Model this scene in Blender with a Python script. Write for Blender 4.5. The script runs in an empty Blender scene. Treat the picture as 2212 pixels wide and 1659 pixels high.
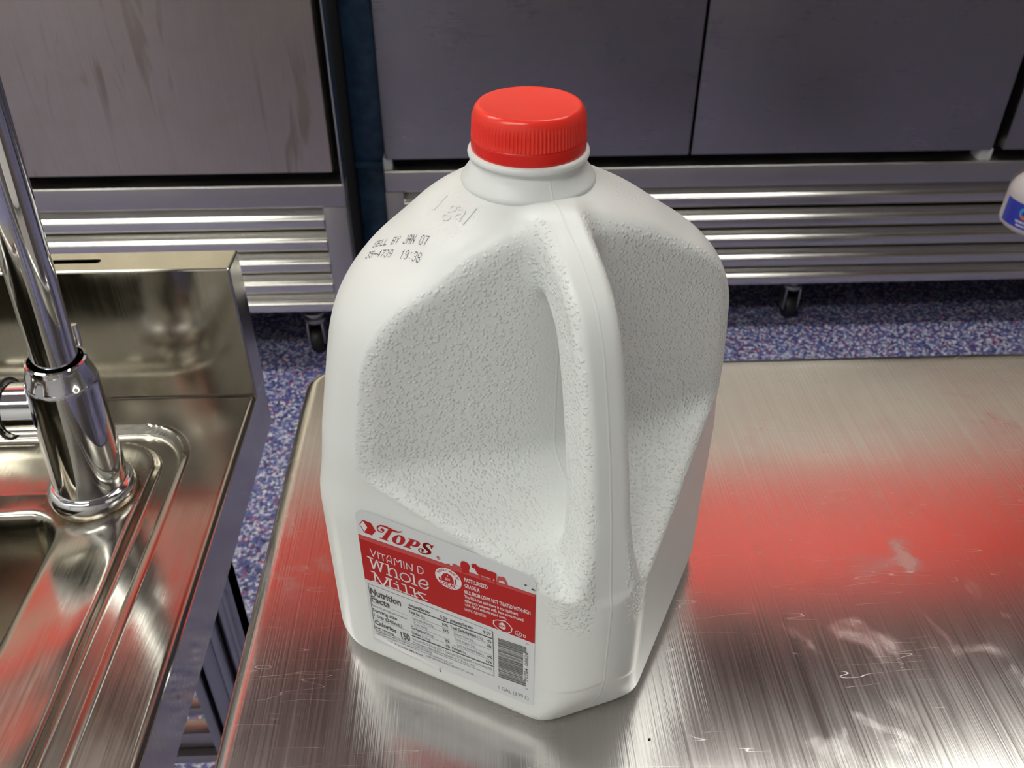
import bpy, bmesh, math, random
import numpy as np
from mathutils import Vector, Matrix
from mathutils.bvhtree import BVHTree
R = math.radians
scene = bpy.context.scene
C = scene.collection

# ------------------------------------------------------------------ camera
cam_d = bpy.data.cameras.new('camera'); cam = bpy.data.objects.new('camera', cam_d); C.objects.link(cam)
cam.location = (0, 0, 1.225)
cam.rotation_euler = (R(90 - 36.5), 0, R(-2.4))
cam_d.sensor_width = 36.0; cam_d.sensor_fit = 'HORIZONTAL'
cam_d.lens = 1896 / 2212 * 36.0
cam_d.clip_start = 0.01
cam_d.dof.use_dof = True; cam_d.dof.focus_distance = 0.37; cam_d.dof.aperture_fstop = 24
scene.camera = cam
# ------------------------------------------------------------------ world, exposure
w = bpy.data.worlds.new('world'); scene.world = w; w.use_nodes = True
w.node_tree.nodes['Background'].inputs[0].default_value = (0.6, 0.65, 0.7, 1)
w.node_tree.nodes['Background'].inputs[1].default_value = 0.3
scene.view_settings.view_transform = 'Standard'; scene.view_settings.look = 'None'
scene.view_settings.gamma = 1; scene.view_settings.use_curve_mapping = False
scene.view_settings.exposure = 0.0
FIX_E = 12.7          # emission of the ceiling light diffusers
TABLE = 0.87; DECK = 0.78

# ------------------------------------------------------------------ helpers
def tag(o, label=None, cat=None, group=None, kind=None):
    if label: o['label'] = label
    if cat: o['category'] = cat
    if group: o['group'] = group
    if kind: o['kind'] = kind
    return o
def empty(name, loc=(0, 0, 0), rz=0):
    o = bpy.data.objects.new(name, None); C.objects.link(o); o.location = loc; o.rotation_euler = (0, 0, rz)
    o.empty_display_size = 0.05
    return o
def finish(name, bm, m, parent=None, smooth=None):
    me = bpy.data.meshes.new(name); bm.to_mesh(me); bm.free()
    if smooth is not None:
        me.polygons.foreach_set('use_smooth', [True] * len(me.polygons))
        if smooth < 180:
            try: me.set_sharp_from_angle(angle=R(smooth))
            except Exception: pass
    me.materials.append(m)
    o = bpy.data.objects.new(name, me); C.objects.link(o)
    if parent: o.parent = parent
    return o
def add_box(bm, x0, x1, y0, y1, z0, z1, bev=0, seg=2):
    b = bmesh.new()
    bmesh.ops.create_cube(b, size=1)
    for v in b.verts:
        v.co = Vector((x0 + (v.co.x + .5) * (x1 - x0), y0 + (v.co.y + .5) * (y1 - y0), z0 + (v.co.z + .5) * (z1 - z0)))
    if bev: bmesh.ops.bevel(b, geom=list(b.edges), offset=bev, segments=seg, profile=.5, affect='EDGES')
    me = bpy.data.meshes.new('t'); b.to_mesh(me); b.free(); bm.from_mesh(me); bpy.data.meshes.remove(me)
def box(name, x0, x1, y0, y1, z0, z1, m, parent=None, bev=0, seg=2):
    bm = bmesh.new(); add_box(bm, x0, x1, y0, y1, z0, z1, bev, seg)
    return finish(name, bm, m, parent, smooth=40 if bev else None)
def add_lathe(bm, prof, n=64, M=None, close_top=True, close_bot=True, mod=None):
    rings = []
    for i, (r, z) in enumerate(prof):
        ring = []
        for k in range(n):
            a = 2 * math.pi * k / n
            rr = r if mod is None else mod(r, z, a, i)
            p = Vector((rr * math.cos(a), rr * math.sin(a), z))
            ring.append(bm.verts.new(M @ p if M else p))
        rings.append(ring)
    for i in range(len(rings) - 1):
        for k in range(n):
            bm.faces.new((rings[i][k], rings[i][(k + 1) % n], rings[i + 1][(k + 1) % n], rings[i + 1][k]))
    if close_top: bm.faces.new(rings[-1])
    if close_bot: bm.faces.new(list(reversed(rings[0])))
def add_tube(bm, pts, rad, n=32, cap=True):
    pts = [Vector(p) for p in pts]; rads = rad if isinstance(rad, (list, tuple)) else [rad] * len(pts)
    t0 = (pts[1] - pts[0]).normalized()
    up = Vector((0, 0, 1)) if abs(t0.z) < .9 else Vector((0, 1, 0))
    nrm = t0.cross(up).normalized(); rings = []
    for i, p in enumerate(pts):
        t = (pts[min(i + 1, len(pts) - 1)] - pts[max(i - 1, 0)]).normalized()
        nrm = (nrm - t * nrm.dot(t)).normalized(); b = t.cross(nrm)
        rings.append([bm.verts.new(p + (nrm * math.cos(2 * math.pi * k / n) + b * math.sin(2 * math.pi * k / n)) * rads[i]) for k in range(n)])
    for i in range(len(rings) - 1):
        for k in range(n):
            bm.faces.new((rings[i][k], rings[i][(k + 1) % n], rings[i + 1][(k + 1) % n], rings[i + 1][k]))
    if cap: bm.faces.new(list(reversed(rings[0]))); bm.faces.new(rings[-1])
def add_prism_x(bm, prof, x0, x1):           # prof: closed (y,z) loop extruded along x
    a = [bm.verts.new((x0, y, z)) for y, z in prof]; b = [bm.verts.new((x1, y, z)) for y, z in prof]
    n = len(prof)
    for k in range(n): bm.faces.new((a[k], a[(k + 1) % n], b[(k + 1) % n], b[k]))
    bm.faces.new(list(reversed(a))); bm.faces.new(b)
def fix_normals(bm): bmesh.ops.recalc_face_normals(bm, faces=list(bm.faces))

# ------------------------------------------------------------------ materials
class NT:
    def __init__(s, name):
        s.m = bpy.data.materials.new(name); s.m.use_nodes = True; s.t = s.m.node_tree
        s.b = s.t.nodes['Principled BSDF']
    def n(s, typ, **kw):
        nd = s.t.nodes.new(typ)
        for k, v in kw.items(): setattr(nd, k, v)
        return nd
    def l(s, a, b): s.t.links.new(a, b)
    def val(s, nd, **kw):
        for k, v in kw.items(): nd.inputs[k.replace('_', ' ')].default_value = v
        return nd
    def coord(s, scale=(1, 1, 1), rot=(0, 0, 0), out='Object'):
        tc = s.n('ShaderNodeTexCoord'); mp = s.n('ShaderNodeMapping')
        mp.inputs['Scale'].default_value = scale; mp.inputs['Rotation'].default_value = rot
        s.l(tc.outputs[out], mp.inputs[0]); return mp.outputs[0]
    def noise(s, vec, scale=5, detail=3, rough=.5, dist=0):
        nd = s.n('ShaderNodeTexNoise'); s.l(vec, nd.inputs['Vector'])
        nd.inputs['Scale'].default_value = scale; nd.inputs['Detail'].default_value = detail
        nd.inputs['Roughness'].default_value = rough; nd.inputs['Distortion'].default_value = dist
        return nd.outputs['Fac']
    def ramp(s, fac, stops, interp='LINEAR'):
        nd = s.n('ShaderNodeValToRGB'); s.l(fac, nd.inputs[0]); cr = nd.color_ramp; cr.interpolation = interp
        while len(cr.elements) > 1: cr.elements.remove(cr.elements[-1])
        for i, (p, c) in enumerate(stops):
            e = cr.elements[0] if i == 0 else cr.elements.new(p)
            e.position = p; e.color = c if isinstance(c, tuple) else (c, c, c, 1)
        return nd.outputs[0]
    def rng(s, fac, a, b, c, d):
        nd = s.n('ShaderNodeMapRange'); s.l(fac, nd.inputs[0])
        for i, v in enumerate((a, b, c, d)): nd.inputs[i + 1].default_value = v
        return nd.outputs[0]
    def math(s, op, a, b=None, c=None):
        nd = s.n('ShaderNodeMath', operation=op)
        for i, v in enumerate((a, b, c)):
            if v is None: continue
            if isinstance(v, (int, float)): nd.inputs[i].default_value = v
            else: s.l(v, nd.inputs[i])
        return nd.outputs[0]
    def mix(s, fac, a, b):
        nd = s.n('ShaderNodeMix', data_type='RGBA')
        for i, v in ((0, fac), (6, a), (7, b)):
            if isinstance(v, (int, float, tuple)): nd.inputs[i].default_value = v
            else: s.l(v, nd.inputs[i])
        return nd.outputs[2]
    def bump(s, h, strength=.2, dist=.001, prev=None):
        nd = s.n('ShaderNodeBump'); nd.inputs['Strength'].default_value = strength; nd.inputs['Distance'].default_value = dist
        s.l(h, nd.inputs['Height'])
        if prev is not None: s.l(prev, nd.inputs['Normal'])
        return nd.outputs[0]
    def set(s, **kw):
        for k, v in kw.items():
            k = k.replace('_', ' ')
            if isinstance(v, (int, float, tuple)): s.b.inputs[k].default_value = v
            else: s.l(v, s.b.inputs[k])
        return s
def flat(name, col, rough=.5, metal=0, **kw):
    a = NT(name); a.set(Base_Color=(*col, 1), Roughness=rough, Metallic=metal, **kw); return a.m
def steel(name, col=(.6, .58, .55), rough=.25, lines=(900, 6, 900), bumpy=.05, smudge=.12, aniso=0, tangent=None, drips=False, dark=(0.45, .42, .4), scratches=False, stain=False):
    a = NT(name)
    v = a.coord(lines); br = a.noise(v, 1, 2, .6)
    sm = a.noise(a.coord((1, 1, 1)), 9, 5, .6, .4)
    ro = a.math('ADD', a.rng(sm, .3, .75, rough - smudge * .5, rough + smudge), a.rng(br, .3, .7, -.03, .03))
    c = a.mix(a.rng(sm, .35, .7, 0, .35), (*col, 1), (*dark, 1))
    c = a.mix(a.rng(br, .35, .65, 0, .22), c, (*dark, 1))
    nrm = a.bump(br, bumpy, .0006)
    if drips:
        dv = a.coord((1, 1, .12)); dn = a.noise(dv, 26, 3, .5, 1.2)
        dm = a.rng(dn, .565, .64, 0, 1)
        big = a.rng(a.noise(a.coord((1, 1, 1)), 3, 2), .4, .6, 0, 1)
        dm = a.math('MULTIPLY', dm, big)
        c = a.mix(a.math('MULTIPLY', dm, .55), c, (.3, .25, .18, 1)); ro = a.math('ADD', ro, a.math('MULTIPLY', dm, .12))
    if scratches:
        # long thin arcs at two bearings, plus dried-water blotches
        tot = None
        for rz, sc, th in ((R(62), 5, .0022), (R(38), 4, .0018), (R(-70), 6, .0018)):
            mv = a.coord((1, 1, 1), (0, 0, rz)); wv = a.noise(mv, 6, 2, .5)
            w2 = a.n('ShaderNodeTexNoise'); 
            mp = a.coord((1.5, 20, 1), (0, 0, rz)); a.l(mp, w2.inputs['Vector']); w2.inputs['Scale'].default_value = sc
            w2.inputs['Detail'].default_value = 1.5; w2.inputs['Distortion'].default_value = .35
            ln = a.rng(a.math('ABSOLUTE', a.math('SUBTRACT', w2.outputs['Fac'], .5)), 0, th, 1, 0)
            gate = a.rng(a.noise(a.coord((1, 1, 1), (0, 0, rz)), 18, 3), .56, .62, 0, 1)
            ln = a.math('MULTIPLY', ln, gate)
            tot = ln if tot is None else a.math('MAXIMUM', tot, ln)
        c = a.mix(a.math('MULTIPLY', tot, .3), c, (.95, .92, .9, 1)); ro = a.math('ADD', ro, a.math('MULTIPLY', tot, .25))
        bl = a.noise(a.coord((1, 1, 1)), 38, 4, .55, .6)
        bm_ = a.math('MULTIPLY', a.rng(bl, .54, .72, 0, 1), a.rng(a.noise(a.coord((1, 1, 1)), 7, 2), .5, .6, 0, 1))
        c = a.mix(a.math('MULTIPLY', bm_, .12), c, (.8, .82, .86, 1)); ro = a.math('ADD', ro, a.math('MULTIPLY', bm_, .14))
    if stain:      # limescale and rust round the foot of the faucet
        oc = a.coord(); ds = a.n('ShaderNodeVectorMath', operation='DISTANCE'); a.l(oc, ds.inputs[0]); ds.inputs[1].default_value = (-.285, .4814, .780)
        dn2 = a.math('ADD', ds.outputs['Value'], a.rng(a.noise(oc, 90, 4, .6), .3, .7, -.005, .005))
        sm_ = a.rng(dn2, .030, .0385, .85, 0)
        c = a.mix(sm_, c, (.16, .105, .045, 1)); ro = a.math('ADD', ro, a.math('MULTIPLY', sm_, .25))
    a.set(Base_Color=c, Roughness=ro, Metallic=1.0, Normal=nrm)
    if aniso:
        a.set(Anisotropic=aniso)
        tg = a.n('ShaderNodeTangent', direction_type='UV_MAP'); tg.uv_map = 'brush'
        a.l(tg.outputs[0], a.b.inputs['Tangent'])
    return a.m

M_chrome = flat('chrome', (.82, .82, .84), .04, 1)
M_steel_door = steel('door_steel', (.64, .58, .46), .34, (700, 700, 5), drips=True, dark=(.46, .40, .31))
M_steel_door_r = steel('right_door_steel', (.40, .385, .36), .30, (5, 700, 700), dark=(.33, .315, .30), smudge=.08)
M_steel_frame = steel('frame_steel', (.55, .53, .50), .36, (5, 700, 700), dark=(.48, .46, .44))
M_steel_slat = steel('slat_steel', (.76, .74, .69), .19, (4, 40, 40), .0, smudge=.03, dark=(.68, .66, .6))
M_steel_sink = steel('sink_steel', (.50, .475, .42), .16, (700, 6, 700), .03, smudge=.1, dark=(.36, .33, .27), stain=True)
M_steel_splash = steel('splash_steel', (.55, .53, .475), .11, (700, 700, 6), .02, smudge=.12, dark=(.33, .29, .23))
M_table = steel('table_steel', (.66, .64, .62), .17, (900, 5, 900), .16, smudge=.05, aniso=.55, dark=(.5, .47, .45), scratches=True)
M_leg = flat('leg_metal', (.42, .42, .43), .28, 1)
M_black = flat('black_gap', (.006, .006, .006), .8)
M_rubber = flat('black_rubber', (.012, .012, .012), .5)
M_blue = NT('blue_film')
_n = M_blue.noise(M_blue.coord((1, 1, 1)), 30, 4, .6)
M_blue.set(Base_Color=M_blue.ramp(_n, [(.3, (.02, .05, .10, 1)), (.7, (.05, .13, .22, 1))]), Roughness=.4); M_blue = M_blue.m
M_white_plastic = flat('white_plastic', (.75, .75, .72), .4)

def floor_mat():
    a = NT('flake_floor'); v = a.coord()
    vo = a.n('ShaderNodeTexVoronoi'); a.l(v, vo.inputs['Vector']); vo.inputs['Scale'].default_value = 185
    sep = a.n('ShaderNodeSeparateColor'); a.l(vo.outputs['Color'], sep.inputs[0])
    c = a.ramp(sep.outputs[0], [(0, (.05, .06, .20, 1)), (.22, (.12, .14, .38, 1)), (.44, (.24, .25, .50, 1)), (.60, (.62, .60, .74, 1)), (.80, (.85, .82, .88, 1)), (.90, (.40, .05, .10, 1)), (.955, (.02, .03, .10, 1))], 'CONSTANT')
    big = a.noise(v, 60, 3)
    c = a.mix(a.rng(big, .4, .62, 0, .35), c, (.12, .13, .30, 1))
    a.set(Base_Color=c, Roughness=.3, Normal=a.bump(sep.outputs[1], .1, .0005)); return a.m
M_floor = floor_mat()

def jug_mat():
    a = NT('milk_jug_plastic')
    at = a.n('ShaderNodeAttribute', attribute_name='grain')
    v = a.coord()
    vo = a.n('ShaderNodeTexVoronoi', feature='SMOOTH_F1'); a.l(v, vo.inputs['Vector']); vo.inputs['Scale'].default_value = 640; vo.inputs['Smoothness'].default_value = .25
    n1 = a.math('ADD', vo.outputs['Distance'], a.rng(a.noise(v, 500, 1), .3, .7, -.12, .12))
    h = a.math('MULTIPLY', a.rng(n1, .16, .50, 1, 0), at.outputs['Fac'])
    # fine mould seam ridge running round the jug through the handle
    sep = a.n('ShaderNodeSeparateXYZ'); a.l(v, sep.inputs[0])
    vv = a.math('MULTIPLY', a.math('SUBTRACT', sep.outputs[0], sep.outputs[1]), .7071)
    wob = a.math('ADD', vv, a.rng(a.noise(a.coord((0, 0, 1)), 60, 3), 0, 1, -.0004, .0004))
    rid = a.rng(a.math('ABSOLUTE', wob), 0, .0006, 1, 0)
    nr = a.bump(rid, .35, .0004)
    nr = a.bump(h, .75, .0005, nr)
    fine = a.noise(v, 90, 2)
    nr = a.bump(fine, .12, .0006, nr)
    a.set(Base_Color=(.86, .88, .865, 1), Roughness=.36, Normal=nr, Subsurface_Weight=.25, Subsurface_Scale=.006, Subsurface_Radius=(1, .95, .9), Specular_IOR_Level=.45)
    return a.m
M_jug = jug_mat()
M_cap = flat('red_cap_plastic', (1, .045, .025), .25, 0, Subsurface_Weight=.3, Subsurface_Scale=.002, Subsurface_Radius=(1, .2, .1))
M_band = flat('red_band_plastic', (.86, .018, .010), .25, 0, Subsurface_Weight=.2, Subsurface_Scale=.002, Subsurface_Radius=(1, .2, .1))
M_lab_white = flat('label_film', (.76, .77, .79), .5, 0, Specular_IOR_Level=.2)
M_lab_red = flat('label_red', (.50, .012, .012), .5, 0, Specular_IOR_Level=.2)
M_lab_pink = flat('label_light_red', (.60, .08, .08), .5, 0, Specular_IOR_Level=.2)
M_lab_ink_w = flat('label_white_ink', (.82, .80, .82), .4)
M_lab_black = flat('label_black_ink', (.02, .02, .022), .45)
M_lab_grey = flat('label_grey_ink', (.16, .17, .18), .45)
M_code_ink = flat('date_code_ink', (.045, .02, .06), .5)
def emit(name, col, s):
    a = NT(name); a.set(Base_Color=(.8, .8, .8, 1), Emission_Color=(*col, 1), Emission_Strength=s); return a.m
M_light = emit('light_diffuser', (.98, 1, .93), FIX_E)
M_ceiling = flat('ceiling_paint', (.36, .34, .33), .7)
M_wall = flat('wall_paint', (.62, .58, .48), .7)
M_wall_light = flat('light_wall_paint', (.78, .80, .78), .6)
M_brown = flat('brown_trim_paint', (.16, .13, .125), .6)
M_cream = flat('cream_trim_paint', (.74, .68, .58), .5)
M_wall_dark = flat('dark_wall_paint', (.30, .29, .30), .6)
M_red_paint = flat('red_fascia_paint', (.92, .06, .035), .5)

# ------------------------------------------------------------------ room
def struct(o): o['kind'] = 'structure'; return o
XL, XR, YB, YF, ZC = -2.5, 3.0, -2.4, 2.75, 3.20
struct(box('floor', XL - .1, XR + .1, YB - .1, YF + .1, -.06, 0, M_floor))
struct(box('ceiling', XL - .1, XR + .1, YB - .1, YF + .1, ZC, ZC + .06, M_ceiling))
struct(box('wall_back', XL - .1, XR + .1, YF, YF + .1, 0, ZC, M_wall))
struct(box('wall_front', XL - .1, XR + .1, YB - .1, YB, 0, ZC, M_wall_light))
struct(box('wall_left', XL - .1, XL, YB, YF, 0, ZC, M_wall_light))
struct(box('wall_right', XR, XR + .1, YB, YF, 0, ZC, M_wall_dark))
# red bulkhead above the refrigerators (out of frame, seen mirrored in the steel)
struct(box('trim_1', XL, XR, 1.88, YF, 2.20, 2.76, M_red_paint))
struct(box('trim_3', XL, XR, 1.885, YF, 2.7605, ZC, M_brown))
struct(box('trim_2', XL, XR, 1.885, YF, 1.745, 2.1995, M_cream))

def ceiling_light(x0, x1, y0, y1, label):
    t = empty('ceiling_light', ((x0 + x1) / 2, (y0 + y1) / 2, ZC)); tag(t, label, 'light')
    hx, hy = (x1 - x0) / 2, (y1 - y0) / 2
    bm = bmesh.new()
    add_box(bm, -hx - .02, hx + .02, -hy - .02, -hy, -.07, 0); add_box(bm, -hx - .02, hx + .02, hy, hy + .02, -.07, 0)
    add_box(bm, -hx - .02, -hx, -hy, hy, -.07, 0); add_box(bm, hx, hx + .02, -hy, hy, -.07, 0)
    finish('housing', bm, M_white_plastic, t)
    box('diffuser', -hx, hx, -hy, hy, -.06, -.005, M_light, t)
ceiling_light(0.20, 1.69, .90, 1.30, 'white strip ceiling light above the right end of the steel table')
ceiling_light(-2.44, -1.12, .90, 1.30, 'white strip ceiling light above the sink, left of the other front light')
ceiling_light(-2.4, -.3, -1.1, -.65, 'white strip ceiling light behind the photographer, to the left')

# ------------------------------------------------------------------ refrigerators
def slat_profile(zc, y):
    # slanted bright upper face, rounded nose, vertical lip and return
    pts = [(y + .0225, zc + .0238), (y + .0045, zc + .0090)]
    for k in range(5):
        a = R(60 + k * 30); pts.append((y + .004 + .005 * math.cos(a), zc + .004 + .005 * math.sin(a)))
    pts += [(y, zc - .012), (y + .004, zc - .017), (y + .016, zc - .017), (y + .016, zc - .014), (y + .005, zc - .013), (y + .007, zc + .003), (y + .020, zc + .019)]
    return pts
def refrigerator(name_label, x0, x1, y, doors, stile, zb, slat_z, slat_x0, door_m, top=1.74):
    """local origin at floor, front centre; doors = list of (x0,x1)"""
    t = empty('refrigerator', ((x0 + x1) / 2, y + .35, 0)); tag(t, name_label, 'refrigerator')
    ox, oy = (x0 + x1) / 2, y + .35
    def P(n, *a, **k):
        x0_, x1_, y0_, y1_, z0_, z1_ = a[:6]
        return box(n, x0_ - ox, x1_ - ox, y0_ - oy, y1_ - oy, z0_, z1_, *a[6:], t, **k)
    zt = slat_z[0] + .032          # underside of the top rail of the grille
    P('cabinet', x0, x1, y + .055, y + .75, zb + .0, top, M_black)
    rail_top = DOORZ - .030 if False else zt + .050
    for i, (a, b) in enumerate(doors):
        d = P('door', a, b, y - .005, y + .045, rail_top + .028, top, door_m, bev=.0025)
        if i == 0 and len(doors) > 1: d['label'] = 'wide steel door left of the seam'
        P('door_gasket', a + .004, b - .004, y + .046, y + .0545, rail_top + .032, top - .004, M_rubber)
    # grille frame
    P('grille_rail', x0, x1, y - .002, y + .05, zt, rail_top, M_steel_frame, bev=.004, seg=3)
    P('grille_post', x0, slat_x0[0], y - .001, y + .05, zb, zt, M_steel_frame, bev=.002)
    P('grille_post', slat_x0[1], x1, y - .001, y + .05, zb, zt, M_steel_frame, bev=.002)
    for z in slat_z:
        bm = bmesh.new(); add_prism_x(bm, [(yy - oy, zz) for yy, zz in slat_profile(z, y - .004)], slat_x0[0] - ox, slat_x0[1] - ox); fix_normals(bm)
        finish('grille_slat', bm, M_steel_slat, t, smooth=35)
    return t, ox, oy
right, rox, roy = refrigerator('long steel refrigerator with two wide dark doors behind the milk jug', -.207, 1.9, 1.84,
    [(-.200, .4655), (.4715, 1.147), (1.172, 1.89)], 0, .140, [.371, .3165, .265, .2125, .162], (-.165, 1.80), M_steel_door_r)
left, lox, loy = refrigerator('steel refrigerator with a streaked brown-grey door, left, behind the sink', -1.60, -.274, 1.70,
    [(-1.590, -.292)], 0, .165, [.403, .352, .300, .248, .198], (-1.50, -.323), M_steel_door)
box('side_trim', -.2765 - lox, -.2742 - lox, 1.699 - loy, 1.757 - loy, .455, 1.74, M_steel_slat, left)
def caster(parent, x, y, ox, oy, zt=.14):
    c = finish_caster = bmesh.new()
    M = Matrix.Translation((x - ox, y - oy, .032)) @ Matrix.Rotation(R(90), 4, 'Y') @ Matrix.Rotation(0, 4, 'X')
    add_lathe(c, [(.012, -.014), (.030, -.014), (.034, -.008), (.034, .008), (.030, .014), (.012, .014)], 32, M)
    wh = finish('caster_wheel', c, M_rubber, parent, smooth=40)
    b = bmesh.new()
    add_box(b, x - ox - .020, x - ox - .016, y - oy - .02, y - oy + .02, .028, .088, .001)
    add_box(b, x - ox + .016, x - ox + .020, y - oy - .02, y - oy + .02, .028, .088, .001)
    add_lathe(b, [(.024, .086), (.026, .09), (.026, .096), (.018, .1), (.018, .106), (.026, .108), (.026, .113), (.016, .116), (.016, zt)], 32, Matrix.Translation((x - ox, y - oy, 0)))
    finish('caster_fork', b, M_steel_frame, parent, smooth=40)
for x, y in ((.80, 1.93), (1.80, 1.93), (-.1, 1.93), (-.1, 2.5), (1.8, 2.5)): caster(right, x, y, rox, roy)
for x, y in ((-.40, 1.82), (-1.5, 1.82), (-.4, 2.38), (-1.5, 2.38)): caster(left, x, y, lox, loy, .165)
# small door stops / hinges under the doors
box('hinge_cap', -.205 - rox, -.186 - rox, 1.845 - roy, 1.885 - roy, .4535, .4800, M_white_plastic, right, bev=.001)
box('hinge_cap', 1.128 - rox, 1.156 - rox, 1.845 - roy, 1.885 - roy, .4535, .4800, M_white_plastic, right, bev=.001)
# blue panel in the gap between the two units
f = empty('filler_panel', (-.2405, 1.90, 0)); tag(f, 'narrow dark blue filler panel standing between the two refrigerators', 'panel')
box('upper_sheet', -.033, .033, 0, .02, .452, 1.95, M_blue, f, bev=.002)
box('lower_sheet', -.033, .033, .01, .03, 0, .440, M_blue, f, bev=.002)
box('ledge', -.033, .033, -.01, .03, .440, .452, M_blue, f, bev=.001)

# ------------------------------------------------------------------ steel table
def rounded_slab(x0, x1, y0, y1, z0, z1, rc, re, seg=8):
    """slab with rounded vertical corners (rc) and a bullnose top edge (re)"""
    bm = bmesh.new()
    prof = [(0, z0)] + [(re - re * math.cos(a), z1 - re + re * math.sin(a)) for a in [math.pi / 2 * k / seg for k in range(seg + 1)]]
    rings = []
    for ins, z in prof:
        ring = []
        for (cx, cy, a0) in ((x1 - rc, y1 - rc, 0), (x0 + rc, y1 - rc, 90), (x0 + rc, y0 + rc, 180), (x1 - rc, y0 + rc, 270)):
            for k in range(9):
                a = R(a0 + 90 * k / 8); r = rc - ins
                ring.append(bm.verts.new((cx + r * math.cos(a), cy + r * math.sin(a), z)))
        rings.append(ring)
    n = len(rings[0])
    for i in range(len(rings) - 1):
        for k in range(n): bm.faces.new((rings[i][k], rings[i][(k + 1) % n], rings[i + 1][(k + 1) % n], rings[i + 1][k]))
    bm.faces.new(rings[-1]); bm.faces.new(list(reversed(rings[0])))
    return bm
TX0, TX1, TY0, TY1 = -.1215, 1.15, -.32, .5075
tb = empty('prep_table', ((TX0 + TX1) / 2, (TY0 + TY1) / 2, 0)); tag(tb, 'scratched stainless steel prep table with rounded edges under the milk jug', 'table')
bx, by = tb.location.x, tb.location.y
bm = rounded_slab(TX0 - bx, TX1 - bx, TY0 - by, TY1 - by, TABLE - .040, TABLE, .022, .010)
top = finish('tabletop', bm, M_table, tb, smooth=50)
uv = top.data.uv_layers.new(name='brush')
for li, lp in enumerate(top.data.loops):
    co = top.data.vertices[lp.vertex_index].co; uv.data[li].uv = (co.x, co.y)
for sx in (TX0 + .12, TX1 - .08):
    for sy in (TY0 + .08, TY1 - .10):
        b = bmesh.new(); add_lathe(b, [(.020, .02), (.020, TABLE - .04)], 24, Matrix.Translation((sx - bx, sy - by, 0))); add_lathe(b, [(.014, 0), (.016, .004), (.018, .02)], 24, Matrix.Translation((sx - bx, sy - by, 0)))
        finish('leg', b, M_leg, tb, smooth=40)
box('undershelf', TX0 + .13 - bx, TX1 - .1 - bx, TY0 + .1 - by, TY1 - .12 - by, .25, .28, M_steel_frame, tb, bev=.004)
# specks on the table
def crumb(name, x, y, r, m, label):
    b = bmesh.new(); bmesh.ops.create_icosphere(b, subdivisions=2, radius=r)
    random.seed(int(x * 1e4))
    for v in b.verts: v.co *= random.uniform(.8, 1.15); v.co.z = v.co.z * .6
    o = finish(name, b, m, None, smooth=180); o.location = (x, y, TABLE + r * .42)
    tag(o, label, 'crumb'); return o
crumb('crumb', .0694, .2144, .0006, M_black, 'tiny dark crumb on the steel table in front of the milk jug')

# ------------------------------------------------------------------ sink
sk = empty('sink', (-.47, .30, 0)); tag(sk, 'stainless steel sink with raised rim and rear splash, left of the table', 'sink')
def skl(o): o.location = (-sk.location.x, -sk.location.y, 0); return o
SX1, SX0, SY1, SY0 = -.1895, -.76, .594, .02
xs = np.unique(np.concatenate([np.arange(SX0, -.34, .003), np.arange(-.34, SX1 - .006, .0016), [SX1 - .006, SX1 - .004, SX1 - .0025, SX1 - .0012, SX1 - .0004, SX1]]))
ys = np.unique(np.concatenate([np.arange(SY0, .43, .005), np.arange(.43, SY1 - .004, .0016), [SY1 - .004, SY1]]))
X, Y = np.meshgrid(xs, ys, indexing='ij')
def rrect(X, Y, x0, x1, y0, y1, r):
    cx, cy = (x0 + x1) / 2, (y0 + y1) / 2; qx = np.abs(X - cx) - (x1 - x0) / 2 + r; qy = np.abs(Y - cy) - (y1 - y0) / 2 + r
    return np.minimum(np.maximum(qx, qy), 0) + np.hypot(np.maximum(qx, 0), np.maximum(qy, 0)) - r
def sst(a, b, x): t = np.clip((x - a) / (b - a), 0, 1); return t * t * (3 - 2 * t)
D1 = rrect(X, Y, SX0 + .04, -.2305, SY0 + .04, .5560, .045)
D2 = rrect(X, Y, SX0 + .057, -.2475, SY0 + .057, .5390, .034)
DB = rrect(X, Y, SX0 + .09, -.3045, SY0 + .09, .459, .022)
Z = np.zeros_like(X)
Z += .0022 * np.exp(-((D1 - .001) / .0016) ** 2)                  # rolled bead on the outer step
Z -= .0065 * (1 - sst(-.004, .0, D1))
Z += .0072 * (1 - sst(-.0035, 0, D2)) + .0012 * np.exp(-((D2 + .001) / .0013) ** 2)
deckslope = np.clip((-D2) / .055, 0, 1)
Z -= .0045 * deckslope ** 1.5 * sst(0, -.02, D2)
Z -= .230 * (1 - sst(-.026, .004, DB)) ** .8
Z -= .006 * (1 - sst(-.012, .010, DB))
Z += .0006 * np.sin(X * 90) * np.sin(Y * 70 + X * 40) * (1 - sst(-.01, .0, D2)) * sst(0, .01, DB)
Z -= .0035 * sst(SX1 - .005, SX1, X) ** 2
bm = bmesh.new()
V = [[bm.verts.new((X[i, j], Y[i, j], DECK + Z[i, j])) for j in range(len(ys))] for i in range(len(xs))]
for i in range(len(xs) - 1):
    for j in range(len(ys) - 1): bm.faces.new((V[i][j], V[i + 1][j], V[i + 1][j + 1], V[i][j + 1]))
skl(finish('basin', bm, M_steel_sink, sk, smooth=60))
bm = bmesh.new()
add_box(bm, SX1 - .0015, SX1 + .0001, SY0, .621, DECK - .048, DECK - .0030)
add_box(bm, SX1 - .016, SX1, SY0, .621, DECK - .0495, DECK - .048)
add_box(bm, SX0, SX1, SY0 - .0015, SY0, DECK - .048, DECK - .003)
skl(finish('apron', bm, M_steel_splash, sk))['label'] = 'polished side apron below the sink rim'
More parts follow.
